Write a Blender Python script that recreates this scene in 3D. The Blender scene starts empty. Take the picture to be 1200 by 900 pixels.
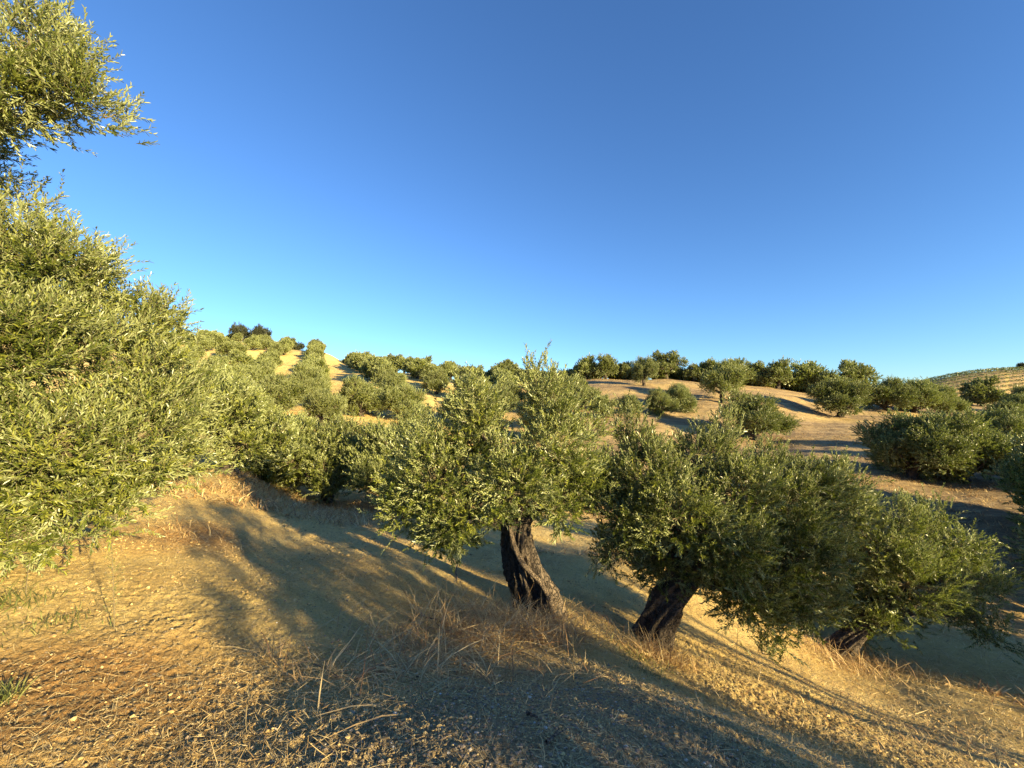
import bpy, math, time
import numpy as np
T0 = time.time()
PI = math.pi
R = math.radians
scene = bpy.context.scene
COL = scene.collection

# ------------------------------------------------------------------ camera
F = 486.0                      # focal length in pixels of the 1200 px wide photograph
PITCH = math.atan(25 / F)
EYE = 1.65
cam_d = bpy.data.cameras.new("camera")
cam_d.sensor_width = 36.0
cam_d.lens = F / 1200 * 36.0
cam_d.clip_start = 0.05
cam_d.clip_end = 6000
cam = bpy.data.objects.new("camera", cam_d)
cam.location = (0, 0, EYE)
cam.rotation_euler = (PI / 2 + PITCH, 0, 0)
COL.objects.link(cam)
scene.camera = cam

# ------------------------------------------------------------------ sky, sun, exposure
SUN_AZ, SUN_EL = R(131), R(12.5)
world = bpy.data.worlds.new("World")
scene.world = world
world.use_nodes = True
nt = world.node_tree
sky = nt.nodes.new("ShaderNodeTexSky")
sky.sky_type = 'NISHITA'
sky.sun_disc = False
sky.sun_elevation = SUN_EL
sky.sun_rotation = SUN_AZ
sky.altitude = 400
sky.air_density = 1.0
sky.dust_density = 0.0
sky.ozone_density = 2.6
bgn = nt.nodes["Background"]
bgn.inputs[1].default_value = 0.078
hsv = nt.nodes.new("ShaderNodeHueSaturation")
hsv.inputs["Saturation"].default_value = 1.03
nt.links.new(sky.outputs[0], hsv.inputs["Color"])
tintn = nt.nodes.new("ShaderNodeMix"); tintn.data_type = 'RGBA'; tintn.blend_type = 'MULTIPLY'
tintn.inputs[0].default_value = 1.0
tintn.inputs[7].default_value = (0.53, 0.715, 0.95, 1)
nt.links.new(hsv.outputs[0], tintn.inputs[6])
nt.links.new(tintn.outputs[2], bgn.inputs[0])
sun_d = bpy.data.lights.new("sun", 'SUN')
sun_d.energy = 5.0
sun_d.angle = R(0.6)
sun_d.color = (1.0, 0.80, 0.41)
sun = bpy.data.objects.new("sun", sun_d)
sun.rotation_euler = (PI / 2 - SUN_EL, 0, PI - SUN_AZ)
COL.objects.link(sun)
scene.view_settings.view_transform = 'Standard'
scene.view_settings.look = 'None'
scene.view_settings.gamma = 1.0
scene.view_settings.exposure = 1.92
scene.render.engine = 'CYCLES'
scene.cycles.max_bounces = 6
scene.cycles.diffuse_bounces = 3
scene.cycles.glossy_bounces = 2
scene.cycles.transmission_bounces = 3
scene.cycles.transparent_max_bounces = 4

# ------------------------------------------------------------------ helpers
def ray(px, py):
    """unit-forward ray (x right, y forward, z up) through a point of the photograph"""
    u = (px - 600) / F
    v = (450 - py) / F
    c, s = math.cos(PITCH), math.sin(PITCH)
    return np.array([u, c - v * s, s + v * c])

def P(px, py, Y):
    d = ray(px, py)
    d = d / d[1] * Y
    return np.array([d[0], d[1], d[2] + EYE])

def fade(t):
    return t * t * (3 - 2 * t)

def hash2(ix, iy, seed):
    ix = ix.astype(np.int64); iy = iy.astype(np.int64)
    h = (ix * 374761393 + iy * 668265263 + seed * 1442695041) & 0xFFFFFFFF
    h = ((h ^ (h >> 13)) * 1274126177) & 0xFFFFFFFF
    h = (h ^ (h >> 16)) & 0xFFFFFFFF
    return h.astype(np.float64) / 4294967295.0

def noise2(x, y, seed=0):
    ix = np.floor(x); iy = np.floor(y)
    fx = fade(x - ix); fy = fade(y - iy)
    a = hash2(ix, iy, seed); b = hash2(ix + 1, iy, seed)
    c = hash2(ix, iy + 1, seed); d = hash2(ix + 1, iy + 1, seed)
    return ((a * (1 - fx) + b * fx) * (1 - fy) + (c * (1 - fx) + d * fx) * fy) * 2 - 1

def fbm(x, y, seed=0, octv=4, gain=0.5):
    s = 0; a = 1.0; n = 0
    for k in range(octv):
        s = s + a * noise2(x * 2 ** k + 17.3 * k, y * 2 ** k - 9.1 * k, seed + k)
        n += a; a *= gain
    return s / n

# ------------------------------------------------------------------ terrain heights
ctrl = []
def g(px, py, Y):
    p = P(px, py, Y); ctrl.append((p[0], p[1], p[2]))
for a in [
    (600, 900, 1.75), (430, 900, 1.75), (0, 900, 1.8), (200, 850, 2.1), (900, 900, 2.15), (750, 900, 1.85), (1000, 900, 2.7), (1200, 900, 4.0),
    (0, 760, 2.7), (0, 700, 3.3), (200, 700, 3.5), (100, 640, 4.4), (200, 600, 6.0), (270, 555, 11), (330, 640, 6.0), (400, 600, 11),
    (420, 660, 5.6), (500, 720, 4.2), (400, 750, 3.3), (450, 620, 8.5), (540, 655, 7.6), (610, 722, 5.0), (680, 738, 5.0), (600, 800, 3.0), (600, 760, 3.8),
    (700, 800, 3.15), (760, 810, 3.35), (700, 650, 9), (640, 640, 10), (750, 690, 7.8), (770, 756, 5.5), (820, 800, 4.5), (900, 850, 3.8), (860, 790, 5.0),
    (860, 760, 6.2), (900, 690, 9), (990, 768, 7.5), (1050, 780, 7.2), (1100, 800, 6.6), (1200, 800, 6.8), (1080, 850, 5.0), (1200, 740, 9), (1200, 680, 12),
    (1100, 620, 14.5), (1000, 640, 12), (800, 600, 16), (600, 560, 19), (500, 570, 16), (1200, 600, 16), (375, 598, 12), (250, 540, 14), (150, 530, 14), (0, 560, 9),
    (1000, 560, 20), (1085, 560, 21), (1200, 545, 23), (1000, 520, 30), (885, 515, 34), (983, 488, 45), (1200, 505, 38), (1100, 485, 50), (700, 500, 34), (800, 482, 42),
    (847, 470, 45), (900, 454, 62), (780, 444, 62), (1000, 464, 62), (1200, 480, 62), (1100, 470, 66),
    (600, 520, 28), (500, 525, 26), (600, 480, 46), (600, 446, 76), (700, 444, 68), (500, 440, 82), (450, 436, 86),
    (425, 487, 35), (379, 500, 28), (330, 480, 34), (250, 490, 30), (410, 430, 95), (387, 417, 122), (345, 412, 120), (300, 404, 120), (230, 402, 116), (320, 440, 72), (250, 446, 60),
    (100, 400, 110), (0, 395, 110), (0, 440, 60), (0, 500, 30), (-150, 480, 40), (-200, 380, 110), (1350, 500, 60), (1350, 540, 30), (1400, 640, 14), (1400, 480, 100),
    (-200, 620, 7), (-200, 540, 12),
]: g(*a)
# just beyond the ridge the ground drops away out of sight
for px, py, Y, dz in [(230, 402, 150, -8), (345, 412, 160, -9), (410, 425, 150, -10), (500, 440, 120, -7), (600, 446, 110, -7), (700, 444, 100, -7), (780, 444, 95, -6), (900, 452, 100, -6), (1000, 464, 105, -6), (1200, 478, 110, -8), (0, 395, 150, -8)]:
    p = P(px, py, Y); ctrl.append((p[0], p[1], p[2] + dz))
ctrl += [(0, 0, 0), (0.5, 1.0, 0), (-2, 0, 0.1), (2, 0, -0.25), (0, -3, 0.1), (-5, -3, 0.5), (5, -3, -1.0), (3.5, 0.8, -0.85), (7, 1, -2.0), (13, -3.5, -1.9), (-12, -10, 1.5), (14, -9, -1.6), (0, -14, 0.3), (-40, -30, 6), (40, -30, -8), (0, -80, 0), (60, 10, -4), (-60, 10, 10),
         (-300, 300, 0), (0, 400, -12), (300, 350, -10), (600, 600, -10), (-900, 900, -15), (900, -900, -15), (-900, -900, 0), (0, 1500, -20), (1500, 0, -20), (-1500, 0, -10), (1500, 1500, -20), (-1500, 1500, -20), (0, -1500, -10), (150, 150, -8), (250, 150, -10)]
ctrl = np.array(ctrl)
WS = 4.0
def warp(x, y):
    r = np.sqrt(x * x + y * y) + 1e-6
    k = np.arcsinh(r / WS) / r * 1.0
    return x * k, y * k, r
cu, cv, cr = warp(ctrl[:, 0], ctrl[:, 1])
cq = (ctrl[:, 2] - EYE) / (cr + 5)
def tps(r2):
    return 0.5 * r2 * np.log(r2 + 1e-12)
n = len(cu)
A = np.zeros((n + 3, n + 3))
A[:n, :n] = tps((cu[:, None] - cu[None]) ** 2 + (cv[:, None] - cv[None]) ** 2) + np.eye(n) * 0.004
A[:n, n] = 1; A[:n, n + 1] = cu; A[:n, n + 2] = cv
A[n, :n] = 1; A[n + 1, :n] = cu; A[n + 2, :n] = cv
W = np.linalg.solve(A, np.concatenate([cq, [0, 0, 0]]))

def zg0(x, y):
    x = np.atleast_1d(np.asarray(x, float)); y = np.atleast_1d(np.asarray(y, float))
    out = np.empty_like(x)
    for s in range(0, len(x), 100000):
        u, v, r = warp(x[s:s + 100000], y[s:s + 100000])
        q = W[n] + W[n + 1] * u + W[n + 2] * v
        for k in range(n):
            q = q + W[k] * tps((u - cu[k]) ** 2 + (v - cv[k]) ** 2)
        out[s:s + 100000] = EYE + q * (r + 5)
    # the far hill on the right with its planted slope
    for hx, hy, hh, sx, sy in [(700, 450, 66, 200, 95), (500, 450, 26, 110, 60), (900, 600, 60, 250, 160)]:
        out += hh * np.exp(-((x - hx) / sx) ** 2 - ((y - hy) / sy) ** 2)
    return out

def zg(x, y):
    x = np.atleast_1d(np.asarray(x, float)); y = np.atleast_1d(np.asarray(y, float))
    z = zg0(x, y)
    r = np.sqrt(x * x + y * y)
    z = z + 0.06 * fbm(x / 1.3, y / 1.3, 3, 3) * np.clip(r / 3, 0.3, 1)
    z = z + 0.12 * fbm(x / 14, y / 14, 8, 3) * np.clip((r - 12) / 20, 0, 1)
    return z

def hit(px, py, y0=1.0, y1=400.0):
    """where the view through a pixel first meets the ground (last resort: nearest approach)"""
    Y = np.exp(np.linspace(math.log(y0), math.log(y1), 1600))
    d = ray(px, py); d = d / d[1]
    X = d[0] * Y; Z = EYE + d[2] * Y
    G = zg(X, Y)
    below = np.nonzero(G >= Z)[0]
    if len(below):
        i = below[0]
    else:
        q_ = np.where((Y < 160) | (y0 > 100), (G - Z) / Y, -9); i = int(np.argmax(q_))
    return np.array([X[i], Y[i], G[i]])

# ------------------------------------------------------------------ mesh + material helpers
def make_mesh(name, verts, groups, mats, attrs=None, smooth=False):
    """groups: list of (faces array (n,k), material index)"""
    verts = np.ascontiguousarray(verts, dtype=np.float32)
    me = bpy.data.meshes.new(name)
    me.vertices.add(len(verts))
    me.vertices.foreach_set("co", verts.ravel())
    loops = np.concatenate([f.ravel() for f, m in groups]).astype(np.int32)
    sizes = np.concatenate([np.full(len(f), f.shape[1]) for f, m in groups]).astype(np.int32)
    midx = np.concatenate([np.full(len(f), m) for f, m in groups]).astype(np.int32)
    starts = np.concatenate([[0], np.cumsum(sizes)[:-1]]).astype(np.int32)
    me.loops.add(len(loops))
    me.loops.foreach_set("vertex_index", loops)
    me.polygons.add(len(sizes))
    me.polygons.foreach_set("loop_start", starts)
    me.polygons.foreach_set("loop_total", sizes)
    me.polygons.foreach_set("material_index", midx)
    me.polygons.foreach_set("use_smooth", np.full(len(sizes), smooth, dtype=bool))
    for m in mats:
        me.materials.append(m)
    if attrs:
        for k, (dom, val) in attrs.items():
            a = me.attributes.new(k, 'FLOAT', dom)
            a.data.foreach_set("value", np.ascontiguousarray(val, dtype=np.float32))
    me.update(calc_edges=True)
    me.validate()
    return me

def link(name, me, parent=None, loc=None, kind=None):
    o = bpy.data.objects.new(name, me)
    COL.objects.link(o)
    if parent is not None:
        o.parent = parent
    if loc is not None:
        o.location = loc
    if kind:
        o["kind"] = kind
    return o

def tag(o, label, cat, group=None, kind=None):
    o["label"] = label
    o["category"] = cat
    if group: o["group"] = group
    if kind: o["kind"] = kind
    return o

def material(name):
    m = bpy.data.materials.new(name)
    m.use_nodes = True
    t = m.node_tree
    b = t.nodes["Principled BSDF"]
    return m, t, b

def node(t, kind, **kw):
    nd = t.nodes.new(kind)
    for k, v in kw.items():
        if k == "ins":
            for kk, vv in v.items():
                nd.inputs[kk].default_value = vv
        else:
            setattr(nd, k, v)
    return nd

def ramp(t, stops):
    r = t.nodes.new("ShaderNodeValToRGB")
    e = r.color_ramp.elements
    e[0].position = stops[0][0]; e[0].color = (*stops[0][1], 1)
    e[1].position = stops[-1][0]; e[1].color = (*stops[-1][1], 1)
    for p, c in stops[1:-1]:
        x = e.new(p); x.color = (*c, 1)
    return r

def mixc(t, fac, a, b, blend='MIX'):
    m = t.nodes.new("ShaderNodeMix"); m.data_type = 'RGBA'; m.blend_type = blend
    for s, v in ((0, fac), (6, a), (7, b)):
        if isinstance(v, bpy.types.NodeSocket): t.links.new(v, m.inputs[s])
        elif s == 0: m.inputs[0].default_value = v
        else: m.inputs[s].default_value = (*v, 1)
    return m.outputs[2]

def leaf_material(name, top, under, young, rough=0.42):
    m, t, b = material(name)
    at = node(t, "ShaderNodeAttribute", attribute_name="tint")
    geo = node(t, "ShaderNodeNewGeometry")
    topv = ramp(t, [(0.0, tuple(c * 0.7 for c in top)), (0.55, top), (1.0, young)])
    t.links.new(at.outputs["Fac"], topv.inputs[0])
    c = mixc(t, geo.outputs["Backfacing"], topv.outputs[0], under)
    oi = node(t, "ShaderNodeObjectInfo")
    hs = node(t, "ShaderNodeHueSaturation")
    mr = node(t, "ShaderNodeMapRange", ins={3: 0.85, 4: 1.15}); t.links.new(oi.outputs["Random"], mr.inputs[0])
    t.links.new(mr.outputs[0], hs.inputs["Value"]); t.links.new(c, hs.inputs["Color"])
    t.links.new(hs.outputs[0], b.inputs["Base Color"])
    b.inputs["Roughness"].default_value = rough
    b.inputs["Specular IOR Level"].default_value = 0.5
    tr = node(t, "ShaderNodeBsdfTranslucent")
    tc = mixc(t, 1.0, hs.outputs[0], (1.15, 1.3, 0.45), 'MULTIPLY')
    t.links.new(tc, tr.inputs[0])
    mx = node(t, "ShaderNodeMixShader", ins={0: 0.20})
    out = t.nodes["Material Output"]
    t.links.new(b.outputs[0], mx.inputs[1]); t.links.new(tr.outputs[0], mx.inputs[2])
    t.links.new(mx.outputs[0], out.inputs[0])
    return m

M = {}
M['leaf'] = leaf_material("olive_leaf", (0.070, 0.092, 0.014), (0.27, 0.295, 0.13), (0.245, 0.255, 0.045), 0.36)
M['leaf_dark'] = leaf_material("oak_leaf", (0.035, 0.045, 0.02), (0.06, 0.07, 0.04), (0.06, 0.07, 0.03))

def bark_material(name, dark, light, scale=9):
    m, t, b = material(name)
    tc = node(t, "ShaderNodeTexCoord")
    mp = node(t, "ShaderNodeMapping"); mp.inputs["Scale"].default_value = (1, 1, 0.16)
    t.links.new(tc.outputs["Object"], mp.inputs[0])
    n1 = node(t, "ShaderNodeTexNoise", ins={"Scale": scale, "Detail": 8, "Roughness": 0.65, "Distortion": 0.6})
    t.links.new(mp.outputs[0], n1.inputs["Vector"])
    v = node(t, "ShaderNodeTexVoronoi", feature='DISTANCE_TO_EDGE', ins={"Scale": scale * 2.6, "Randomness": 1.0})
    wn = node(t, "ShaderNodeTexNoise", ins={"Scale": 5.0, "Detail": 3}); t.links.new(tc.outputs["Object"], wn.inputs["Vector"])
    wm = node(t, "ShaderNodeVectorMath", operation='SCALE', ins={3: 0.35}); t.links.new(wn.outputs[1], wm.inputs[0])
    wa = node(t, "ShaderNodeVectorMath", operation='ADD'); t.links.new(wm.outputs[0], wa.inputs[0]); t.links.new(mp.outputs[0], wa.inputs[1])
    t.links.new(wa.outputs[0], v.inputs["Vector"])
    r = ramp(t, [(0.3, dark), (0.55, tuple((a + c) / 2 for a, c in zip(dark, light))), (0.72, light)])
    t.links.new(n1.outputs[0], r.inputs[0])
    cr_ = node(t, "ShaderNodeMapRange", ins={1: 0.0, 2: 0.12, 3: 0.35, 4: 1.0}); t.links.new(v.outputs[0], cr_.inputs[0])
    cg = node(t, "ShaderNodeCombineColor")
    for i in range(3): t.links.new(cr_.outputs[0], cg.inputs[i])
    c = mixc(t, 1.0, r.outputs[0], cg.outputs[0], 'MULTIPLY')
    t.links.new(c, b.inputs["Base Color"])
    b.inputs["Roughness"].default_value = 0.9
    ad = node(t, "ShaderNodeMath", operation='ADD'); t.links.new(n1.outputs[0], ad.inputs[0]); t.links.new(cr_.outputs[0], ad.inputs[1])
    bp = node(t, "ShaderNodeBump", ins={"Strength": 1.0, "Distance": 0.05}); t.links.new(ad.outputs[0], bp.inputs["Height"])
    t.links.new(bp.outputs[0], b.inputs["Normal"])
    return m
M['bark'] = bark_material("olive_bark", (0.020, 0.014, 0.010), (0.19, 0.142, 0.10))
M['root'] = bark_material("pale_root_bark", (0.17, 0.12, 0.08), (0.36, 0.27, 0.18), 20)
m, t, b = material("twig"); b.inputs["Base Color"].default_value = (0.12, 0.095, 0.05, 1); b.inputs["Roughness"].default_value = 0.8
M['twig'] = m

def straw_material(name, c0, c1, c2, transl=0.25):
    m, t, b = material(name)
    at = node(t, "ShaderNodeAttribute", attribute_name="tint")
    r = ramp(t, [(0, c0), (0.5, c1), (1, c2)])
    t.links.new(at.outputs["Fac"], r.inputs[0]); t.links.new(r.outputs[0], b.inputs["Base Color"])
    b.inputs["Roughness"].default_value = 0.6
    tr = node(t, "ShaderNodeBsdfTranslucent"); t.links.new(r.outputs[0], tr.inputs[0])
    mx = node(t, "ShaderNodeMixShader", ins={0: transl})
    t.links.new(b.outputs[0], mx.inputs[1]); t.links.new(tr.outputs[0], mx.inputs[2])
    t.links.new(mx.outputs[0], t.nodes["Material Output"].inputs[0])
    return m
M['straw'] = straw_material("dry_straw", (0.30, 0.18, 0.07), (0.56, 0.41, 0.18), (0.74, 0.59, 0.30))
M['rust'] = straw_material("rusty_straw", (0.24, 0.12, 0.045), (0.48, 0.31, 0.13), (0.70, 0.54, 0.27))
M['green'] = straw_material("green_blade", (0.06, 0.07, 0.015), (0.14, 0.16, 0.035), (0.36, 0.30, 0.10))

# ground: dry straw litter over pale tilled soil, reddish litter on the left bank
m, t, b = material("dry_ground")
M['ground'] = m
tc = node(t, "ShaderNodeTexCoord")
def nz(scale, detail=6, rough=0.6, vec=None, dist=0.0):
    x = node(t, "ShaderNodeTexNoise", ins={"Scale": scale, "Detail": detail, "Roughness": rough, "Distortion": dist})
    t.links.new(vec or tc.outputs["Object"], x.inputs["Vector"])
    return x
big = nz(0.16, 5, 0.55)
mid = nz(1.1, 7, 0.65)
fine = nz(42, 8, 0.75)
grit = nz(170, 4, 0.7)
base = ramp(t, [(0.30, (0.48, 0.33, 0.125)), (0.46, (0.60, 0.435, 0.165)), (0.60, (0.70, 0.53, 0.215)), (0.75, (0.62, 0.46, 0.20))])
t.links.new(mid.outputs[0], base.inputs[0])
soil = ramp(t, [(0.35, (0.28, 0.205, 0.11)), (0.65, (0.54, 0.42, 0.235))])
t.links.new(fine.outputs[0], soil.inputs[0])
aS = node(t, "ShaderNodeAttribute", attribute_name="soil")
aR = node(t, "ShaderNodeAttribute", attribute_name="rust")
c = mixc(t, aS.outputs["Fac"], base.outputs[0], soil.outputs[0])
rust = ramp(t, [(0.35, (0.26, 0.12, 0.04)), (0.62, (0.56, 0.33, 0.12))])
t.links.new(fine.outputs[0], rust.inputs[0])
c = mixc(t, aR.outputs["Fac"], c, rust.outputs[0])
fr = ramp(t, [(0.28, (0.50, 0.46, 0.40)), (0.5, (1.0, 1.0, 1.0)), (0.72, (1.3, 1.28, 1.2))])
t.links.new(fine.outputs[0], fr.inputs[0])
c = mixc(t, 0.8, c, fr.outputs[0], 'MULTIPLY')
br = ramp(t, [(0.35, (0.86, 0.83, 0.80)), (0.65, (1.1, 1.1, 1.08))])
t.links.new(big.outputs[0], br.inputs[0])
c = mixc(t, 0.9, c, br.outputs[0], 'MULTIPLY')
aB = node(t, "ShaderNodeAttribute", attribute_name="brown")
mpt = node(t, "ShaderNodeMapping"); mpt.inputs["Scale"].default_value = (0.35, 2.2, 1.0); mpt.inputs["Rotation"].default_value = (0, 0, R(-8))
t.links.new(tc.outputs["Object"], mpt.inputs[0])
strk = nz(1.2, 8, 0.7, vec=mpt.outputs[0])
tilled = ramp(t, [(0.32, (0.17, 0.115, 0.062)), (0.5, (0.26, 0.185, 0.105)), (0.68, (0.42, 0.31, 0.18))])
t.links.new(strk.outputs[0], tilled.inputs[0])
far_ = ramp(t, [(0.35, (0.72, 0.68, 0.64)), (0.6, (1.08, 1.06, 1.02))])
t.links.new(strk.outputs[0], far_.inputs[0])
c = mixc(t, aB.outputs["Fac"], c, mixc(t, 0.8, c, far_.outputs[0], 'MULTIPLY'))
c = mixc(t, aB.outputs["Fac"], c, tilled.outputs[0])
t.links.new(c, b.inputs["Base Color"])
b.inputs["Roughness"].default_value = 0.95
b.inputs["Specular IOR Level"].default_value = 0.15
b1 = node(t, "ShaderNodeBump", ins={"Strength": 1.0, "Distance": 0.035}); t.links.new(fine.outputs[0], b1.inputs["Height"])
b2 = node(t, "ShaderNodeBump", ins={"Strength": 0.6, "Distance": 0.008}); t.links.new(grit.outputs[0], b2.inputs["Height"])
t.links.new(b1.outputs[0], b2.inputs["Normal"])
mid2 = nz(9, 6, 0.7)
b3 = node(t, "ShaderNodeBump", ins={"Strength": 0.4, "Distance": 0.04}); t.links.new(mid2.outputs[0], b3.inputs["Height"])
t.links.new(b3.outputs[0], b1.inputs["Normal"])
b4 = node(t, "ShaderNodeBump", ins={"Distance": 0.18}); t.links.new(strk.outputs[0], b4.inputs["Height"]); t.links.new(aB.outputs["Fac"], b4.inputs["Strength"])
t.links.new(b4.outputs[0], b3.inputs["Normal"])
t.links.new(b2.outputs[0], b.inputs["Normal"])

# ------------------------------------------------------------------ ground sheet
def soil_mask(x, y):
    """1 = bare pale soil"""
    r = np.sqrt(x * x + y * y)
    w = fbm(x / 1.5, y / 1.5, 40, 4)
    m1 = np.exp(-(((x - 0.5) / 1.1) ** 2 + ((y - 2.2) / 1.3) ** 2)) * 1.3      # bare patch before the trees
    m2 = np.exp(-(((x + 0.3) / 0.9) ** 2 + ((y - 1.8) / 0.5) ** 2))
    far = np.clip((fbm(x / 9, y / 9, 45, 3) - 0.05) * 2.0, 0, 0.55) * np.clip((r - 6) / 10, 0, 1)
    return np.clip(m1 + m2 * 0.8 + far + w * 0.45 - 0.15, 0, 1)
def rust_mask(x, y):
    w = fbm(x / 0.5, y / 0.5, 60, 4)
    m1 = 1.2 * np.exp(-(((x + 2.5) / 1.0) ** 2 + ((y - 2.3) / 0.6) ** 2))
    m2 = np.exp(-(((x + 3.9) / 0.7) ** 2 + ((y - 5.2) / 0.9) ** 2))
    m3 = np.exp(-(((x + 0.1) / 0.8) ** 2 + ((y - 4.7) / 0.45) ** 2)) * 0.8
    m4 = np.exp(-(((x + 3.6) / 1.8) ** 2 + ((y - 11.5) / 1.2) ** 2)) * 0.8
    return np.clip((m1 * 1.2 + m2 + m3 + m4) * 1.0 + w * 0.4 * (m1 + m2 + m3 + m4 > 0.15) - 0.05, 0, 0.9)
def brown_mask(x, y):
    """tilled brown soil of the shallow valley at right"""
    r = np.sqrt(x * x + y * y)
    return np.clip((x + 0.06 * y - 1) / 6, 0, 1) * np.clip((r - 11) / 8, 0, 1) * np.clip(0.85 + 0.7 * fbm(x / 5, y / 1.8, 99, 4), 0.3, 1)
def clods(x, y):
    r = np.sqrt(x * x + y * y)
    near = np.clip(1 - (r - 2) / 14, 0, 1)
    k = np.clip(1.15 - r / 9, 0, 1)
    a = fbm(x / 0.22, y / 0.22, 71, 3, 0.6)
    rid = 1 - np.abs(fbm(x / 0.10, y / 0.10, 75, 3, 0.6)) * 2
    f = fbm(x / 0.035, y / 0.035, 79, 3, 0.65)
    # fine harrow lines running down the slope
    ca, sa = math.cos(R(32)), math.sin(R(32))
    xr = x * ca - y * sa; yr = x * sa + y * ca
    har = fbm(xr / 0.9, yr / 0.13, 83, 3)
    amp = 0.5 + 0.9 * np.clip(fbm(x / 1.2, y / 1.2, 90, 2) + 0.3, 0, 1)
    g_ = fbm(x / 0.018, y / 0.018, 93, 2, 0.6) * np.clip(1.2 - r / 5, 0, 1)
    mid_ = np.clip((r - 9) / 6, 0, 1) * np.clip(1 - (r - 60) / 40, 0, 1)
    rough = mid_ * (0.07 * fbm(x / 1.1, y / 1.6, 150, 3, .6) + 0.05 * np.clip(fbm(x / 6, y / 2.5, 160, 3), -.3, .5))
    dusty = np.exp(-(((x - 0.35) / 1.0) ** 2 + ((y - 2.1) / 0.7) ** 2))
    return (near * (0.008 * a + 0.005 * har) * amp + k * (0.010 * rid + 0.030 * f + 0.012 * g_) * amp) * (1 - .7 * dusty) + rough

ang_in = np.linspace(R(-56), R(56), 1250)
ang_out = np.linspace(R(56), R(304), 150)[1:-1]
ang = np.concatenate([ang_in, ang_out])
rad = np.concatenate([[0.0], np.geomspace(0.25, 1.25, 12)[:-1], np.geomspace(1.25, 14, 520)[:-1], np.geomspace(14, 170, 300)[:-1], np.geomspace(170, 3500, 90)])
AA, RR = np.meshgrid(ang, rad)
GX = (RR * np.sin(AA)).ravel(); GY = (RR * np.cos(AA)).ravel()
GZ = zg(GX, GY) + clods(GX, GY)
na, nr = len(ang), len(rad)
i = np.arange(nr - 1)[:, None] * na; j = np.arange(na)[None]
jn = (j + 1) % na
faces = np.stack([(i + j), (i + jn), (i + na + jn), (i + na + j)], -1).reshape(-1, 4)[:, ::-1]
gm = make_mesh("ground", np.stack([GX, GY, GZ], -1), [(faces, 0)], [M['ground']],
               {"soil": ('POINT', soil_mask(GX, GY)), "rust": ('POINT', rust_mask(GX, GY)), "brown": ('POINT', brown_mask(GX, GY))}, smooth=True)
link("ground", gm, kind='structure')
print("ground", time.time() - T0)

def zsurf(x, y):
    x = np.atleast_1d(np.asarray(x, float)); y = np.atleast_1d(np.asarray(y, float))
    return zg(x, y) + clods(x, y)

# ------------------------------------------------------------------ tubes, leaves, blades (arrays)
def frames(d):
    d = d / (np.linalg.norm(d, axis=-1, keepdims=True) + 1e-9)
    ref = np.where(np.abs(d[..., 2:3]) > 0.9, np.array([1.0, 0, 0]), np.array([0, 0, 1.0]))
    s = np.cross(d, ref); s /= np.linalg.norm(s, axis=-1, keepdims=True) + 1e-9
    u = np.cross(s, d)
    return d, s, u

def tube(pts, rads, sides=8, ridge=None):
    """one tube along pts; ridge(theta, k) scales the radius"""
    pts = np.asarray(pts, float); rads = np.asarray(rads, float)
    tan = np.gradient(pts, axis=0)
    d, s, u = frames(tan)
    for k in range(1, len(pts)):          # keep the frame from flipping
        ss = s[k - 1] - d[k] * (s[k - 1] @ d[k]); s[k] = ss / np.linalg.norm(ss); u[k] = np.cross(s[k], d[k])
    th = np.linspace(0, 2 * PI, sides, endpoint=False)
    rr = np.repeat(rads[:, None], sides, 1)
    if ridge is not None:
        rr = rr * ridge(th[None], np.linspace(0, 1, len(pts))[:, None])
    v = pts[:, None] + rr[..., None] * (np.cos(th)[None, :, None] * s[:, None] + np.sin(th)[None, :, None] * u[:, None])
    v = v.reshape(-1, 3)
    k = np.arange(len(pts) - 1)[:, None] * sides; j = np.arange(sides)[None]; jn = (j + 1) % sides
    f = np.stack([k + j, k + jn, k + sides + jn, k + sides + j], -1).reshape(-1, 4)
    v = np.concatenate([v, pts[-1:] ])
    top = (len(pts) - 1) * sides
    cap = np.stack([top + j[0], top + jn[0], np.full(sides, len(v) - 1)], -1)
    return v, f, cap

class Tubes:
    def __init__(self): self.v = []; self.q = []; self.t = []; self.n = 0
    def add(self, pts, rads, sides=8, ridge=None):
        v, f, c = tube(pts, rads, sides, ridge)
        self.v.append(v); self.q.append(f + self.n); self.t.append(c + self.n); self.n += len(v)
    def arrays(self):
        return np.concatenate(self.v), np.concatenate(self.q), np.concatenate(self.t)

def bezier(a, bnd, c, k):
    tt = np.linspace(0, 1, k)[:, None]
    return (1 - tt) ** 2 * a + 2 * tt * (1 - tt) * bnd + tt ** 2 * c

def sticks(p0, p1, p2, r0):
    """many thin three-sided twigs at once: p0->p1->p2"""
    N = len(p0)
    d, s, u = frames(p2 - p0)
    V = np.zeros((N, 3, 3, 3))
    for k, (p, rr) in enumerate(((p0, 1.0), (p1, 0.75), (p2, 0.3))):
        for j in range(3):
            a = 2 * PI * j / 3
            V[:, k, j] = p + (np.cos(a) * s + np.sin(a) * u) * (r0[:, None] * rr)
    V = V.reshape(-1, 3)
    base = np.arange(N)[:, None] * 9
    fs = []
    for k in range(2):
        for j in range(3):
            fs.append(base + np.array([k * 3 + j, k * 3 + (j + 1) % 3, k * 3 + 3 + (j + 1) % 3, k * 3 + 3 + j]))
    return V, np.stack(fs, 1).reshape(-1, 4)

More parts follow.
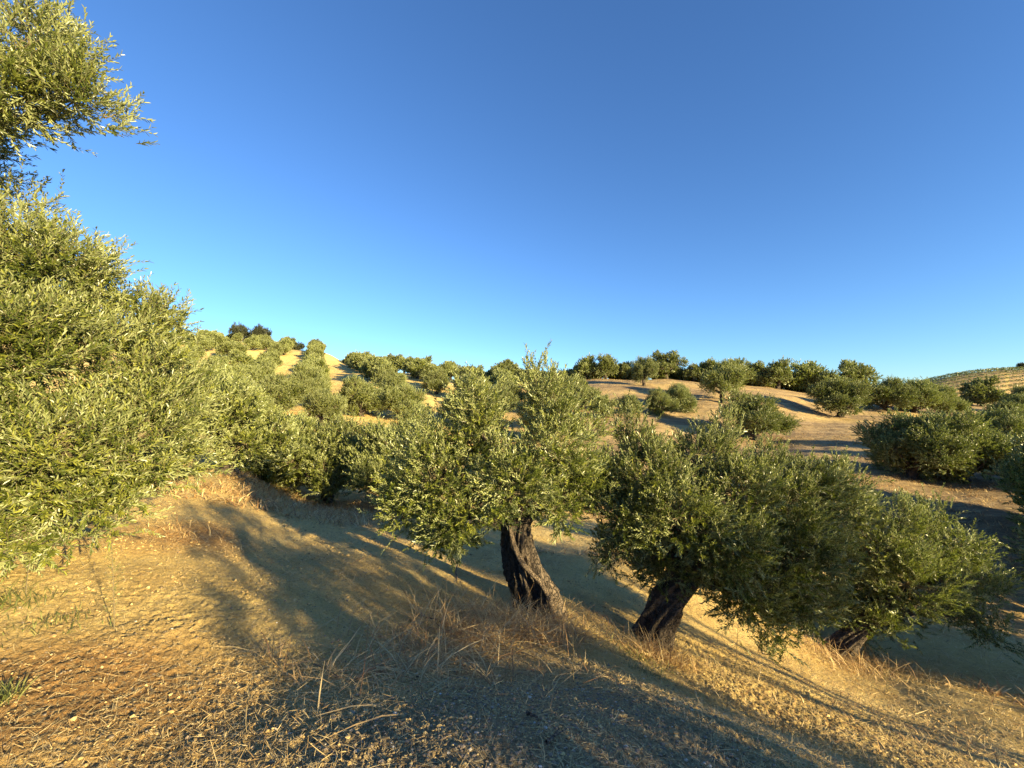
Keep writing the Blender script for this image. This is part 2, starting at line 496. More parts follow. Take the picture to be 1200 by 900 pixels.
def leaves(p, d, up, L, Wd, fold=0.25, six=False, curl=0.12):
    """p base, d direction, up the upper-side normal; returns verts and quads with the upper side facing up"""
    d = d / np.linalg.norm(d, axis=-1, keepdims=True)
    s = np.cross(d, up); s /= np.linalg.norm(s, axis=-1, keepdims=True) + 1e-9
    nrm = np.cross(s, d)
    L = L[:, None]; w = Wd[:, None]
    N = len(p)
    if six:
        pts = [p, p + d * L * .33 + s * w * .5 + nrm * w * fold * .5, p + d * L * .72 + s * w * .42 + nrm * (w * fold * .5 - L * curl * .4), p + d * L - nrm * L * curl,
               p + d * L * .72 - s * w * .42 + nrm * (w * fold * .5 - L * curl * .4), p + d * L * .33 - s * w * .5 + nrm * w * fold * .5]
        V = np.stack(pts, 1).reshape(-1, 3)
        b_ = np.arange(N)[:, None] * 6
        f = np.stack([b_ + np.array([0, 1, 2, 3]), b_ + np.array([0, 3, 4, 5])], 1).reshape(-1, 4)
        return V, f, 2
    pts = [p, p + d * L * .5 + s * w * .5 + nrm * w * fold, p + d * L - nrm * L * curl * .5, p + d * L * .5 - s * w * .5 + nrm * w * fold]
    V = np.stack(pts, 1).reshape(-1, 3)
    f = np.arange(N)[:, None] * 4 + np.array([0, 1, 2, 3])
    return V, f, 1

def unit(v): return v / (np.linalg.norm(v, axis=-1, keepdims=True) + 1e-9)

def crown_arrays(rng, lobes, clumps_per_m2, shoots, nl, shoot_len, leaf_len, leaf_w, six=False, clump_r=0.28, up_bias=0.35, droop=0.0, centre=None):
    """lobes: list of (centre, radius, feather). Shoots of paired leaves spread through clumps near each lobe's surface."""
    SP, SD, SL, ST, SF = [], [], [], [], []
    CC, CP = [], []
    allc = np.array([l[0] for l in lobes]); allr = np.array([l[1] for l in lobes])
    for li, (c, r, fe) in enumerate(lobes):
        nc = max(3, int(clumps_per_m2 * 4 * PI * r * r * 0.9))
        dirs = unit(rng.normal(size=(nc, 3)))
        rr = r * (0.45 + 0.55 * rng.random(nc) ** 0.6)
        rr *= (0.88 + 0.25 * noise2(dirs[:, 0] * 3 + 5 + li, dirs[:, 1] * 3 + dirs[:, 2] * 3, 5 + li))
        cc = c + dirs * rr[:, None] * np.array([1, 1, 0.92])
        # drop the clumps buried deep inside another lobe
        dist = np.linalg.norm(cc[:, None] - allc[None], axis=-1) / allr[None]
        dist[:, li] = 9
        keep = dist.min(1) > 0.35
        cc = cc[keep]; dd = dirs[keep]
        CC.append(cc); CP.append(np.repeat(c[None], len(cc), 0))
        tint_c = rng.random(len(cc))
        for k in range(len(cc)):
            ns = max(2, int(shoots * rng.uniform(0.5, 1.4)))
            o = rng.normal(size=(ns, 3)) * clump_r * 0.55
            upb = up_bias + fe
            dr = unit(dd[k] * 1.0 + rng.normal(size=(ns, 3)) * 0.62 + np.array([0, 0, upb]) - np.array([0, 0, droop]) * (dd[k][2] < 0.1))
            SP.append(cc[k] + o); SD.append(dr)
            SL.append(shoot_len * rng.uniform(0.6, 1.35, ns) * (1 + fe * 0.15)); ST.append(np.full(ns, tint_c[k]) * 0.5 + rng.random(ns) * 0.3)
            SF.append(np.full(ns, fe))
    SP = np.concatenate(SP); SD = np.concatenate(SD); SL = np.concatenate(SL); ST = np.concatenate(ST)
    N = len(SP)
    # each shoot bends: start, middle, tip
    bend = rng.normal(size=(N, 3)) * 0.12 + np.array([0, 0, 0.10 - droop * 0.3])
    p0 = SP; p1 = SP + SD * SL[:, None] * .5; p2 = SP + (SD + bend) * SL[:, None]
    sv, sq = sticks(p0, p1, p2, np.full(N, 0.0022) * (leaf_len / 0.06) ** 0.5)
    tt = (np.arange(nl) // 2 + 0.6) / (nl / 2.0)
    tt = np.clip(tt, 0, 1)[None, :, None]
    pos = (1 - tt) ** 2 * p0[:, None] + 2 * tt * (1 - tt) * p1[:, None] + tt ** 2 * p2[:, None]
    dirs = unit((1 - tt) * (p1 - p0)[:, None] + tt * (p2 - p1)[:, None])
    d_, s_, u_ = frames(dirs)
    phi = (np.arange(nl) % 2 * PI)[None] + (np.arange(nl) // 2 * PI / 2)[None] + rng.random((N, 1)) * 2 * PI + rng.normal(size=(N, nl)) * 0.35
    side = np.cos(phi)[..., None] * s_ + np.sin(phi)[..., None] * u_
    spread = rng.uniform(0.45, 1.1, (N, nl, 1)) * (1.15 - 0.6 * tt)
    ld = unit(dirs + side * spread)
    nrm = unit(dirs * 0.9 - side * 0.5 + rng.normal(size=(N, nl, 3)) * 0.35 + np.array([0, 0, 0.25]))
    LL = leaf_len * rng.uniform(0.6, 1.25, (N, nl)); LW = leaf_w * rng.uniform(0.75, 1.2, (N, nl))
    lv, lq, per = leaves(pos.reshape(-1, 3), ld.reshape(-1, 3), nrm.reshape(-1, 3), LL.ravel(), LW.ravel(), six=six)
    tint = np.clip(ST[:, None] + 0.30 * tt[0, :, 0][None] * 0.8 + rng.normal(size=(N, nl)) * 0.20, 0, 1).ravel()
    tint = np.repeat(tint, per)
    return (lv, lq, tint), (sv, sq), np.concatenate(CC), np.concatenate(CP)

def crown_mesh(name, rng, lobes, leafmat, twig_r=0.008, inner=True, **kw):
    (lv, lq, tint), (sv, sq), CC, CP = crown_arrays(rng, lobes, **kw)
    V = [lv, sv]; groups = [(lq, 0), (sq + len(lv), 1)]; n0 = len(lv) + len(sv); tn = len(sq)
    if inner:     # branchlets from the lobe's heart to each clump
        midp = (CC + CP) / 2 + rng.normal(size=CC.shape) * 0.05
        bv, bq = sticks(CP, midp, CC, np.full(len(CC), twig_r))
        V.append(bv); groups.append((bq + n0, 1)); tn += len(bq)
    V = np.concatenate(V)
    att = np.concatenate([tint, np.full(tn, 0.5)])
    return make_mesh(name, V, groups, [leafmat, M['twig']], {"tint": ('FACE', att)})

def trunk_ridge(seed, twist=2.0, amp=0.20, lob=7, flare=0.55):
    def f(th, h):
        a = th + twist * h
        r = 1 + amp * (1 - 1.7 * np.abs(np.sin(lob * .5 * a + 1.3 * np.sin(2 * th + seed) * .5)) ) + amp * 0.6 * np.sin((lob * 2 + 1) * a + seed)
        r = r + amp * 1.1 * noise2(np.cos(a) * 2.6 + 30, np.sin(a) * 2.6 + h * 3.2, seed)
        r = r + amp * 0.45 * (1 - 2 * np.abs(noise2(np.cos(a) * 7 + 60, np.sin(a) * 7 + h * 4, seed + 9)))
        r = r + 0.06 * noise2(np.cos(th) * 6 + np.sin(th) * 5 + 40, h * 22, seed + 3)
        r = r + flare * np.exp(-h / 0.13) * (1 + 0.5 * np.sin(3 * th + seed))
        return r
    return f

def trunk_mesh(name, rng, path, rads, limbs, ridge, sides=96):
    tb = Tubes()
    path = np.asarray(path, float)
    k = np.linspace(0, len(path) - 1, 70)
    pp = np.stack([np.interp(k, np.arange(len(path)), path[:, q]) for q in range(3)], -1)
    for _ in range(3): pp[1:-1] = (pp[:-2] + pp[1:-1] * 2 + pp[2:]) / 4
    rr = np.interp(k, np.arange(len(rads)), rads)
    tb.add(pp, rr, sides, ridge)
    for start, end, r0, r1 in limbs:
        s = pp[int(start * 69)]
        m_ = (s + end) / 2 + rng.normal(size=3) * 0.10 * np.linalg.norm(end - s) + np.array([0, 0, 0.04])
        q = bezier(s, m_, end, 14)
        q[2:-1] += rng.normal(size=(11, 3)) * 0.012
        tb.add(q, np.linspace(r0, r1, 14), 10, lambda th, h: 1 + 0.12 * np.sin(3 * th + 5 * h) + 0 * h)
    v, q, c = tb.arrays()
    return make_mesh(name, v, [(q, 0), (c, 0)], [M['bark']], smooth=True)

def empty(name, loc, rz=0, s=1):
    o = bpy.data.objects.new(name, None); COL.objects.link(o)
    o.location = loc; o.rotation_euler = (0, 0, rz); o.scale = (s, s, s)
    o.empty_display_size = 0.3
    return o

# ------------------------------------------------------------------ the close trees, each with its own shape
def big_tree(label, base, path, rads, lobes, seed, group=None, ridge=None, nlimb_r=(0.09, 0.03), crown_kw=None, flare=0.4, leafmat=None, stems=(), limb_ids=None):
    rng = np.random.default_rng(seed)
    root = empty("olive_tree", base)
    base = np.asarray(base, float)
    pth = [np.asarray(p) - base for p in path]
    lb = [(np.asarray(c) - base, r, fe) for c, r, fe in lobes]
    limbs = []
    for c, r, fe in ([q for q in lb if q[1] > .26] if limb_ids is None else [lb[q] for q in limb_ids]):
        st = rng.uniform(0.80, 1.0)
        limbs.append((st, c + np.array([0, 0, -0.15 * r]), nlimb_r[0] * rng.uniform(.7, 1.1), nlimb_r[1] * .5))
    tm = trunk_mesh("trunk", rng, pth, rads, limbs, ridge or trunk_ridge(seed, flare=flare))
    link("trunk", tm, root)
    kw = dict(clumps_per_m2=20, shoots=11, nl=18, shoot_len=0.20, leaf_len=0.058, leaf_w=0.0165, clump_r=0.14, up_bias=0.5)
    kw.update(crown_kw or {})
    cm = crown_mesh("crown", rng, lb, leafmat or M['leaf'], **kw)
    link("crown", cm, root)
    for pts, r0, r1 in stems:
        tb = Tubes(); q = np.array([np.asarray(p) - base for p in pts])
        k = np.linspace(0, len(q) - 1, 26)
        qq = np.stack([np.interp(k, np.arange(len(q)), q[:, a]) for a in range(3)], -1)
        for _ in range(2): qq[1:-1] = (qq[:-2] + qq[1:-1] * 2 + qq[2:]) / 4
        tb.add(qq, np.linspace(r0, r1, 26), 9, lambda th, h: 1 + .15 * np.sin(2 * th + 9 * h))
        v, qf, c = tb.arrays()
        link("stem", make_mesh("stem", v, [(qf, 0), (c, 0)], [M['root']], smooth=True), root)
    tag(root, label, "olive tree", group)
    return root

def L(px, py, Y, rpx, fe=0.0):
    p = P(px, py, Y)
    return (p, rpx / F * Y, fe)

def ground_at(px, py):
    return hit(px, py)

# tree one: gnarled leaning trunk in the middle
b1_ = ground_at(632, 716)
Y1 = b1_[1]
print("tree1 base", b1_)
t1_path = [b1_ + np.array([0.02, 0, -0.25]), P(632, 715, Y1), P(624, 690, Y1), P(614, 665, Y1), P(607, 640, Y1), P(606, 618, Y1), P(612, 590, Y1)]
s1 = Y1 / F
ridge1 = trunk_ridge(4, twist=1.6, amp=0.22, lob=8, flare=0.14)
stem1 = [P(x, y, Y1 - dz) for x, y, dz in [(648, 716, .30), (642, 696, .31), (630, 678, .29), (618, 668, .27), (609, 655, .25), (603, 640, .23), (598, 622, .20), (597, 605, .14)]]
t1_lobes = [L(512, 560, Y1 - .1, 44), L(545, 515, Y1 + .2, 36), L(560, 484, Y1, 24, .6), L(558, 458, Y1 + .1, 14, .8), L(645, 486, Y1 + .1, 28, .5), L(640, 462, Y1, 18, .7), L(630, 442, Y1, 7, 1.0), L(705, 560, Y1 + .4, 20, .2), L(700, 585, Y1+.5, 20, .2),
            L(655, 530, Y1 - .1, 38), L(600, 560, Y1 - .3, 42), L(600, 560, Y1 + .5, 40), L(680, 568, Y1 + .1, 30), L(482, 598, Y1, 30), L(536, 605, Y1 - .2, 36), L(510, 628, Y1, 18),
            L(655, 588, Y1 - .1, 28), L(598, 585, Y1 - .35, 28), L(684, 510, Y1 + .3, 18, .4), L(500, 520, Y1 + .1, 24, .5), L(588, 520, Y1 + .2, 14, .5), L(695, 596, Y1 + .3, 14), L(468, 570, Y1, 20)]
big_tree("large olive tree with gnarled trunk on the straw mound, pale stem winding up it", b1_, t1_path,
         [r * s1 for r in (25, 23, 20, 17, 15, 13, 12)], t1_lobes, 11, ridge=ridge1, nlimb_r=(0.085, 0.03),
         stems=[(stem1, 0.035, 0.028)])
# tree two: dark trunk leaning right
b2_ = ground_at(768, 752)
Y2 = b2_[1]; s2 = Y2 / F
print("tree2 base", b2_)
t2_path = [b2_ + np.array([-.05, 0, -0.25]), P(766, 750, Y2), P(770, 728, Y2), P(780, 708, Y2), P(792, 690, Y2), P(804, 670, Y2), P(815, 640, Y2)]
t2_lobes = [L(762, 562, Y2, 42), L(738, 608, Y2 - .1, 40), L(722, 645, Y2 + .1, 22), L(820, 545, Y2 + .3, 38), L(795, 605, Y2 - .4, 48), L(865, 582, Y2, 46), L(850, 640, Y2 - .4, 50),
            L(918, 598, Y2 + .2, 48), L(925, 650, Y2, 48), L(872, 695, Y2 - .2, 38), L(935, 695, Y2 + .1, 36), L(900, 730, Y2 - .1, 18), L(950, 572, Y2 + .5, 30), L(752, 528, Y2 + .5, 24, .4),
            L(842, 520, Y2 + .3, 14, .9), L(849, 502, Y2 + .3, 6, 1.4), L(893, 766, Y2, 10), L(780, 650, Y2 + .1, 38), L(900, 552, Y2 + .6, 26, .3), L(970, 640, Y2 + .3, 22), L(775, 640, Y2 + .8, 38), L(735, 500, Y2 + .7, 18, .5), L(712, 560, Y2 + .5, 20, .3), L(975, 600, Y2 + .6, 30, .2), L(990, 570, Y2+1.2, 26, .2)]
big_tree("broad dense olive tree with a dark trunk leaning right, below the gnarled-trunk one", b2_, t2_path,
         [r * s2 for r in (20, 18.5, 16, 14.5, 13.5, 12.5, 10)], t2_lobes, 12, flare=0.22)
# tree three: low spreading tree further down the slope
b3_ = ground_at(985, 768)
Y3 = b3_[1]; s3 = Y3 / F
print("tree3 base", b3_)
t3_path = [b3_ + np.array([-.05, 0, -0.2]), P(982, 768, Y3), P(992, 752, Y3), P(1008, 736, Y3), P(1024, 722, Y3), P(1036, 708, Y3)]
t3_lobes = [L(1030, 652, Y3, 44), L(1082, 648, Y3 + .2, 40), L(1062, 685, Y3 - .3, 40), L(1118, 688, Y3, 36), L(1018, 695, Y3 + .3, 34), L(1146, 722, Y3 - .1, 24), L(1164, 745, Y3 - .2, 14),
            L(1090, 605, Y3 + .3, 18, .7), L(1010, 618, Y3 + .3, 32, .2), L(1055, 612, Y3, 20, .6), L(1000, 670, Y3 + .6, 36), L(1125, 640, Y3 + .3, 24, .3), L(1150, 680, Y3 + .2, 22), L(1025, 728, Y3 - .2, 18), L(1000, 735, Y3 + .2, 18), L(1060, 725, Y3 - .1, 20), L(975, 715, Y3 + .3, 20)]
big_tree("low spreading olive tree lowest on the slope at right, trunk nearly hidden in dry grass", b3_, t3_path,
         [r * s3 for r in (15, 13, 10, 8, 7, 6)], t3_lobes, 13, flare=0.2, nlimb_r=(0.07, 0.025), crown_kw=dict(clumps_per_m2=13))
# the close tree on the left edge of the view
bl = np.array([-6.6, 4.6, float(zg(-6.6, 4.6)[0])])
tl_path = [bl + np.array([0, 0, -.25]), bl + np.array([.05, -.05, .2]), bl + np.array([.15, -.1, .6]), bl + np.array([.3, -.2, 1.0]), bl + np.array([.4, -.2, 1.4])]
Yl = 3.9
lobesL = [L(60, 420, 3.8, 84), L(145, 450, 4.2, 66), L(60, 530, 3.5, 80), L(160, 515, 4.0, 58), L(198, 465, 4.6, 38), L(145, 390, 4.5, 48), L(55, 320, 3.9, 66), L(-15, 290, 3.6, 58),
          L(-30, 400, 3.3, 80), L(-40, 560, 3.3, 85), L(110, 590, 3.8, 55), L(30, 620, 3.6, 50), L(198, 528, 4.5, 32), L(105, 345, 4.4, 44), L(25, 245, 4.2, 18, .3),
          L(35, 65, 3.6, 56), L(-20, 90, 3.4, 74), L(85, 120, 3.7, 38), L(122, 138, 3.7, 20), L(25, 140, 3.6, 20), L(-100, 200, 3.6, 40), L(-120, 350, 4, 120), L(-150, 500, 4, 120), L(-120, 150, 3.8, 100),
          L(55, 35, 3.9, 30), L(188, 375, 4.7, 18, .4)]
big_tree("tall close olive tree filling the left edge, leaning into the sky", bl, tl_path, (.45, .36, .30, .26, .22), lobesL, 14, nlimb_r=(0.10, 0.03),
         limb_ids=[8, 9, 20, 21, 22, 23], crown_kw=dict(six=True, clumps_per_m2=15, shoots=12, nl=20, shoot_len=0.24, leaf_len=0.052, leaf_w=0.0130, clump_r=0.13, up_bias=0.7))
print("big trees", time.time() - T0)

# ------------------------------------------------------------------ orchard tree kinds shared by the many
def kind_tree(seed, w=4.2, h=3.5, gap=0.55, cpm=4.6, shoots=8, nl=14, ll=0.10, lw=0.026, sl=0.36, nlobes=11, leafmat=None):
    """arrays for one orchard tree about w wide and h tall"""
    rng = np.random.default_rng(seed)
    lobes = []
    for k in range(nlobes):
        a = 2 * PI * k / nlobes * 2.4 + rng.uniform(-.3, .3)
        rad_ = w * 0.5 * rng.uniform(0.35, 0.66)
        zc = rng.uniform(0.27, 0.70) * h
        lobes.append((np.array([math.cos(a) * rad_, math.sin(a) * rad_, zc]), w * rng.uniform(0.10, 0.205), rng.choice([0, .2, .5])))
    lobes.append((np.array([0, 0, h * 0.66]), w * 0.22, .4))
    for k in range(2):
        lobes.append((np.array([rng.uniform(-.2, .2) * w, rng.uniform(-.2, .2) * w, h * 0.84]), w * 0.10, .8))
    path = [np.array([0, 0, -.4]), np.array([0.02, 0, 0.05]), np.array([rng.uniform(-.15, .15), rng.uniform(-.15, .15), 0.5]), np.array([rng.uniform(-.3, .3), rng.uniform(-.3, .3), 0.95])]
    limbs = [(rng.uniform(.75, 1), c + np.array([0, 0, -.1]), 0.085, 0.02) for c, r, fe in lobes]
    tm = trunk_mesh("trunk", rng, path, (.30, .24, .19, .15), limbs, trunk_ridge(seed, flare=.3), sides=20)
    cm = crown_mesh("crown", rng, lobes, leafmat or M['leaf'], clumps_per_m2=cpm, shoots=shoots, nl=nl, shoot_len=sl, leaf_len=ll, leaf_w=lw, clump_r=.24, twig_r=.012, up_bias=.55)
    return tm, cm, h
MID = [kind_tree(100 + k, ll=0.10, lw=0.038, nl=14, sl=.26, cpm=8.0, shoots=9, w=4.3 + .2 * k, h=3.4 + .15 * k) for k in range(4)]
FAR = [kind_tree(200 + k, ll=0.20, lw=0.10, nl=8, cpm=6.5, shoots=5, sl=.28, w=4.4 + .2 * k, h=3.5 + .12 * k) for k in range(4)]
print("kinds", time.time() - T0)
rngp = np.random.default_rng(7)
placed = []
def put(kind, loc, s, rz, label, group, sx=1.0, name="olive_tree", cat="olive tree"):
    tm, cm, h = kind
    root = empty(name, loc, rz)
    root.scale = (s * sx, s * sx, s)
    link("trunk", tm, root); link("crown", cm, root)
    tag(root, label, cat, group)
    placed.append((loc[0], loc[1]))
    return root
def project(x, y, z):
    c, s = math.cos(PITCH), math.sin(PITCH)
    dz = z - EYE
    f = y * c + dz * s; u = -y * s + dz * c
    return 600 + F * x / f, 450 - F * u / f, f

# individually observed trees: base px, base py, crown height px, width factor, label
G_MID = "olive trees standing on the slopes beyond the close ones"
obs = [
    (265, 556, 118, 1.1, "olive tree just beyond the close left one, its foot in the dark shade", 0),
    (385, 588, 104, 1.15, "round olive tree on the bank left of the gnarled-trunk one, in brown shade", 1),
    (328, 568, 88, 1.1, "bushy olive tree on the bank between the close left one and the round bank tree", 3),
    (462, 596, 112, 1.0, "olive tree half hidden behind the left side of the gnarled-trunk one", 2),
    (425, 488, 50, 1.2, "bushy olive tree on the right edge of the sandy alley, dark hollow at its foot", 3),
    (379, 505, 46, 1.0, "small open olive tree with visible stem at the lower left of the sandy alley", 0),
    (322, 486, 52, 1.25, "wide olive tree on the left of the alley, above the bushes on the bank", 1),
    (300, 500, 40, 1.1, "olive tree peeping out above the foot-shaded one beyond the left tree", 2),
    (484, 520, 50, 1.1, "olive tree right above the one hidden behind the gnarled-trunk one", 3),
    (545, 500, 46, 1.1, "olive tree behind the left peak of the gnarled-trunk one", 0),
    (682, 480, 40, 1.05, "olive tree on the slope seen between the two central crowns, dark under its skirt", 1),
    (707, 490, 30, 1.0, "small olive tree at the right side of the slope gap above the central crowns", 2),
    (775, 487, 34, 1.1, "left of the two small olive trees above the broad dense crown", 3),
    (798, 483, 36, 0.9, "right of the two small olive trees above the broad dense crown", 0),
    (657, 463, 30, 1.2, "olive tree right behind the tip of the gnarled-trunk one, above the slope gap", 1),
    (738, 486, 26, 1.2, "small spreading olive tree between the slope-gap one and the paired small ones", 2),
    (638, 500, 42, 1.1, "olive tree half hidden behind the right peak of the gnarled-trunk one", 3),
    (847, 472, 48, 0.95, "upright olive tree with a dark trunk below the skyline, right of the paired small ones", 1),
    (755, 452, 34, 0.9, "thin olive tree with a leaning trunk just below the skyline", 2),
    (888, 516, 56, 1.45, "lone olive tree with bare dark trunk above the broad crown, shade at its left", 3),
    (985, 489, 44, 1.3, "umbrella shaped olive tree with a forked trunk on the striped slope", 0),
    (911, 456, 34, 1.1, "dark dense skyline olive tree left of the striped slope", 1),
    (946, 460, 36, 1.15, "rounded skyline olive tree above the striped slope, second left of the forked one", 2),
    (971, 463, 28, 1.0, "small skyline olive tree just left above the forked one", 3),
    (1000, 463, 40, 1.1, "taller open-topped skyline olive tree behind the forked one", 0),
    (1040, 482, 42, 1.2, "olive tree touching the right side of the forked one", 1),
    (1075, 484, 44, 1.2, "olive tree second right of the forked one", 2),
    (1108, 486, 40, 1.0, "yellowish rounded olive tree third right of the forked one", 3),
    (1150, 476, 36, 1.1, "olive tree at right reaching the far ridge line", 0),
    (1190, 500, 40, 1.2, "olive tree at the right edge above the big shaded bushy pair", 1),
    (1075, 562, 86, 1.25, "big shaded olive tree at right, left half of the bushy pair", 2),
    (1130, 565, 90, 1.15, "big shaded olive tree at right, right half of the bushy pair", 3),
    (1172, 536, 62, 1.1, "olive tree behind the bushy pair at the right edge", 0),
    (686, 443, 28, 1.1, "skyline olive tree right of the gnarled tree's top, dark", 1),
    (710, 444, 28, 1.0, "skyline olive tree with visible trunk, second right of the gnarled tree's top", 2),
    (733, 443, 21, 1.0, "smaller skyline olive tree, third right of the gnarled tree's top", 3),
    (781, 444, 31, 1.25, "tall skyline olive tree above the paired small ones", 0),
    (812, 445, 20, 1.1, "low skyline olive tree right of the tall one", 1),
    (832, 446, 27, 1.1, "skyline olive tree behind the upright dark-trunked one, left", 2),
    (860, 448, 30, 1.2, "skyline olive tree behind the upright dark-trunked one, right", 3),
    (886, 451, 28, 1.0, "skyline olive tree directly above the lone bare-trunked one", 0),
]
for px, py, hp, wf, lab, kd in obs:
    p = hit(px, py)
    hgt = hp / F * p[1]
    k = (MID if p[1] < 55 else FAR)[kd]
    s = hgt / (k[2] * 1.0)
    s = min(max(s, 0.45), 1.6)
    if p[1] < 60 and px not in (886, 985, 379, 847, 888, 755, 265): p[2] -= 0.38 * s
    put(k, p, s, rngp.uniform(0, 2 * PI), lab, G_MID, wf * .92)
    # (printed while building)
    print("obs %s Y=%.1f scale=%.2f" % ((px, py), p[1], s))

for q, px in enumerate(np.arange(640, 1012, 12.5)):
    py = np.interp(px, [640, 700, 780, 860, 950, 1012], [444, 443, 443, 447, 456, 460]) + rngp.uniform(-1.5, 0)
    p = hit(px, py + 1.5)
    p = p * np.array([1.03, 1.03, 0]); p[2] = zg(p[0], p[1])[0]
    s_ = rngp.uniform(15, 24) / F * p[1] / 3.6
    put(FAR[q % 4], (p[0], p[1], p[2] - .45), s_, rngp.uniform(0, 6.28), "low olive tree in the skyline band above the right slope, %s from its left end" % (["first", "second", "third", "fourth", "fifth", "sixth", "seventh", "eighth", "ninth", "tenth", "eleventh", "twelfth", "thirteenth", "fourteenth", "fifteenth", "sixteenth", "seventeenth", "eighteenth", "nineteenth", "twentieth"] + ["twenty-%s" % w for w in ("first", "second", "third", "fourth", "fifth", "sixth", "seventh", "eighth", "ninth")] + ["thirtieth", "thirty-first"])[q], "olive trees in the skyline band at right", rngp.uniform(1.1, 1.5))
# rows climbing the hill, one sandy alley between them
ORD = ["first", "second", "third", "fourth", "fifth", "sixth", "seventh", "eighth", "ninth", "tenth", "eleventh", "twelfth", "thirteenth", "fourteenth", "fifteenth", "sixteenth", "seventeenth", "eighteenth", "nineteenth", "twentieth", "twenty-first", "twenty-second", "twenty-third", "twenty-fourth", "twenty-fifth", "twenty-sixth"]
dv = np.array([-0.42, 0.9075]); nv = np.array([0.9075, 0.42])
c0 = nv @ np.array([-48.6, 112.0])
G_ROW = "olive trees planted in rows up the hill"
nrow = 0
for row in range(-8, 10):
    off = c0 + 7.4 * (row + 0.5)
    cand = []
    for k in range(70):
        sdist = 12 + 4.6 * k + rngp.uniform(-.5, .5)
        jit = rngp.uniform(-1.6, 1.6) if row not in (-2, -1, 0) else rngp.uniform(-.3, .8) * (1 if row == 0 else -1)
        if row < -2 and rngp.random() < .30: jit += 3.7
        q = nv * (off + jit) + dv * (sdist + rngp.uniform(-1, 1))
        x, y = q
        if y < 24 or y > 132: continue
        z = float(zg(x, y)[0])
        px, py, f = project(x, y, z)
        if px < 150 or px > 660: continue
        if row >= 0 and y > 96 and px > 420: continue
        if min([(x - a) ** 2 + (y - b_) ** 2 for a, b_ in placed] + [99]) < 9: continue
        # skip the ones whose top lies well behind the ridge
        pt = project(x, y, z + 3.2)[1]
        h_ = hit(px, pt - 1, 5, 160)
        if h_[1] < y - 6 and zg(h_[0], h_[1])[0] > 0 and (project(h_[0], h_[1], h_[2])[1] <= pt + 1): continue
        # thin the rows where the photograph shows open ground
        if px > 600 and rngp.random() < .3: continue
        cand.append((x, y, z))
    cand.sort(key=lambda c: c[1])
    for k, (x, y, z) in enumerate(cand):
        if row < 0: rl = "%s row left of the sandy alley" % ORD[-row - 1]
        else: rl = "%s row right of the sandy alley" % ORD[row]
        kd = (MID if y < 50 else FAR)[rngp.integers(4)]
        put(kd, (x, y, z - .05), rngp.uniform(.66, .98), rngp.uniform(0, 6.28), "olive tree in the %s, %s from its lower end" % (rl, ORD[k]), G_ROW, rngp.uniform(.95, 1.15))
        nrow += 1
print("rows", nrow, time.time() - T0)

# dark holm oaks on the hilltop and the lone tree on the far ridge
OAK = [kind_tree(300 + k, w=8.5, h=5.2, ll=0.30, lw=.14, nl=8, cpm=1.6, shoots=6, sl=.6, nlobes=9, leafmat=M['leaf_dark']) for k in range(2)]
p = hit(290, 402)
put(OAK[0], (p[0] - 2.5, p[1] + 1, p[2]), 1.0 * p[1] / 115, .3, "left of the two dark round oaks on the hilltop", "dark oaks on the hilltop", name="oak_tree", cat="oak tree", sx=.75)
put(OAK[1], (p[0] + 3.0, p[1] + 1, p[2] - .1), 0.92 * p[1] / 115, 1.3, "right of the two dark round oaks on the hilltop, slightly wider", "dark oaks on the hilltop", name="oak_tree", cat="oak tree", sx=.95)
p = hit(347, 408)
put(OAK[0], (p[0], p[1] + 1, p[2] - .6), 0.5, 2.0, "low dark oak just right of the hilltop pair above the alley", "dark oaks on the hilltop", name="oak_tree", cat="oak tree", sx=1.0)
p = hit(1197, 430, 200, 800)
put(OAK[1], (p[0], p[1], p[2] - .5), 1.25 * p[1] / 420, .5, "lone tree standing on the far ridge at the right edge", None, name="oak_tree", cat="oak tree")

# casters out of view, real trees standing behind the camera
G_BACK = "olive trees behind the viewer"
def back(x, y, s, kd, sx=1.0, rz=0.0):
    put(MID[kd], (x, y, float(zg(x, y)[0]) - .05), s, rz, "olive tree standing out of view on the slope to the right of the viewer", G_BACK, sx)
def sunpos(along, perp, z):
    return np.array([along * math.sin(SUN_AZ) - perp * math.cos(SUN_AZ), along * math.cos(SUN_AZ) + perp * math.sin(SUN_AZ), z])
cb = sunpos(5.2, 2.7, 0); cb[2] = zg(cb[0], cb[1])[0]
cl = [(sunpos(5.0 + a, p_, z_ * .89 - .22), r_, fe) for a, p_, z_, r_, fe in [
    (0, 1.75, 1.7, .55, 0), (.4, 1.75, 2.7, .5, 0), (-.3, 2.2, 2.1, .55, 0), (.2, 2.3, 3.05, .42, .3), (0, 2.75, 1.4, .6, 0), (.5, 2.8, 2.3, .45, .2), (0, 3.5, 1.3, .6, 0), (.3, 3.3, 2.0, .4, .3),
    (0, 4.1, .7, .5, 0), (0, 3.4, .5, .6, 0), (0, 2.6, .6, .6, 0), (0, 1.9, .9, .6, 0), (.6, 3.9, 1.3, .4, 0), (0, 2.0, .2, .5, 0), (0, 4.1, .1, .4, 0), (0, 1.7, 3.2, .3, .4), (0.3, 1.45, 2.3, .5, 0), (.2, 1.5, 1.4, .5, 0), (.1, 2.2, 1.2, .5, 0), (.4, 3.8, 2.3, .35, .3)]]
big_tree("olive tree standing behind the viewer whose shadow falls over the bare soil", cb,
         [cb + np.array([0, 0, -.3]), cb, cb + np.array([0, .1, .5]), cb + np.array([0, .1, 1.0])], (.35, .3, .25, .2), cl, 15, crown_kw=dict(clumps_per_m2=8.0))
cb = sunpos(12.2, 6.2, 0); cb[2] = zg(cb[0], cb[1])[0]
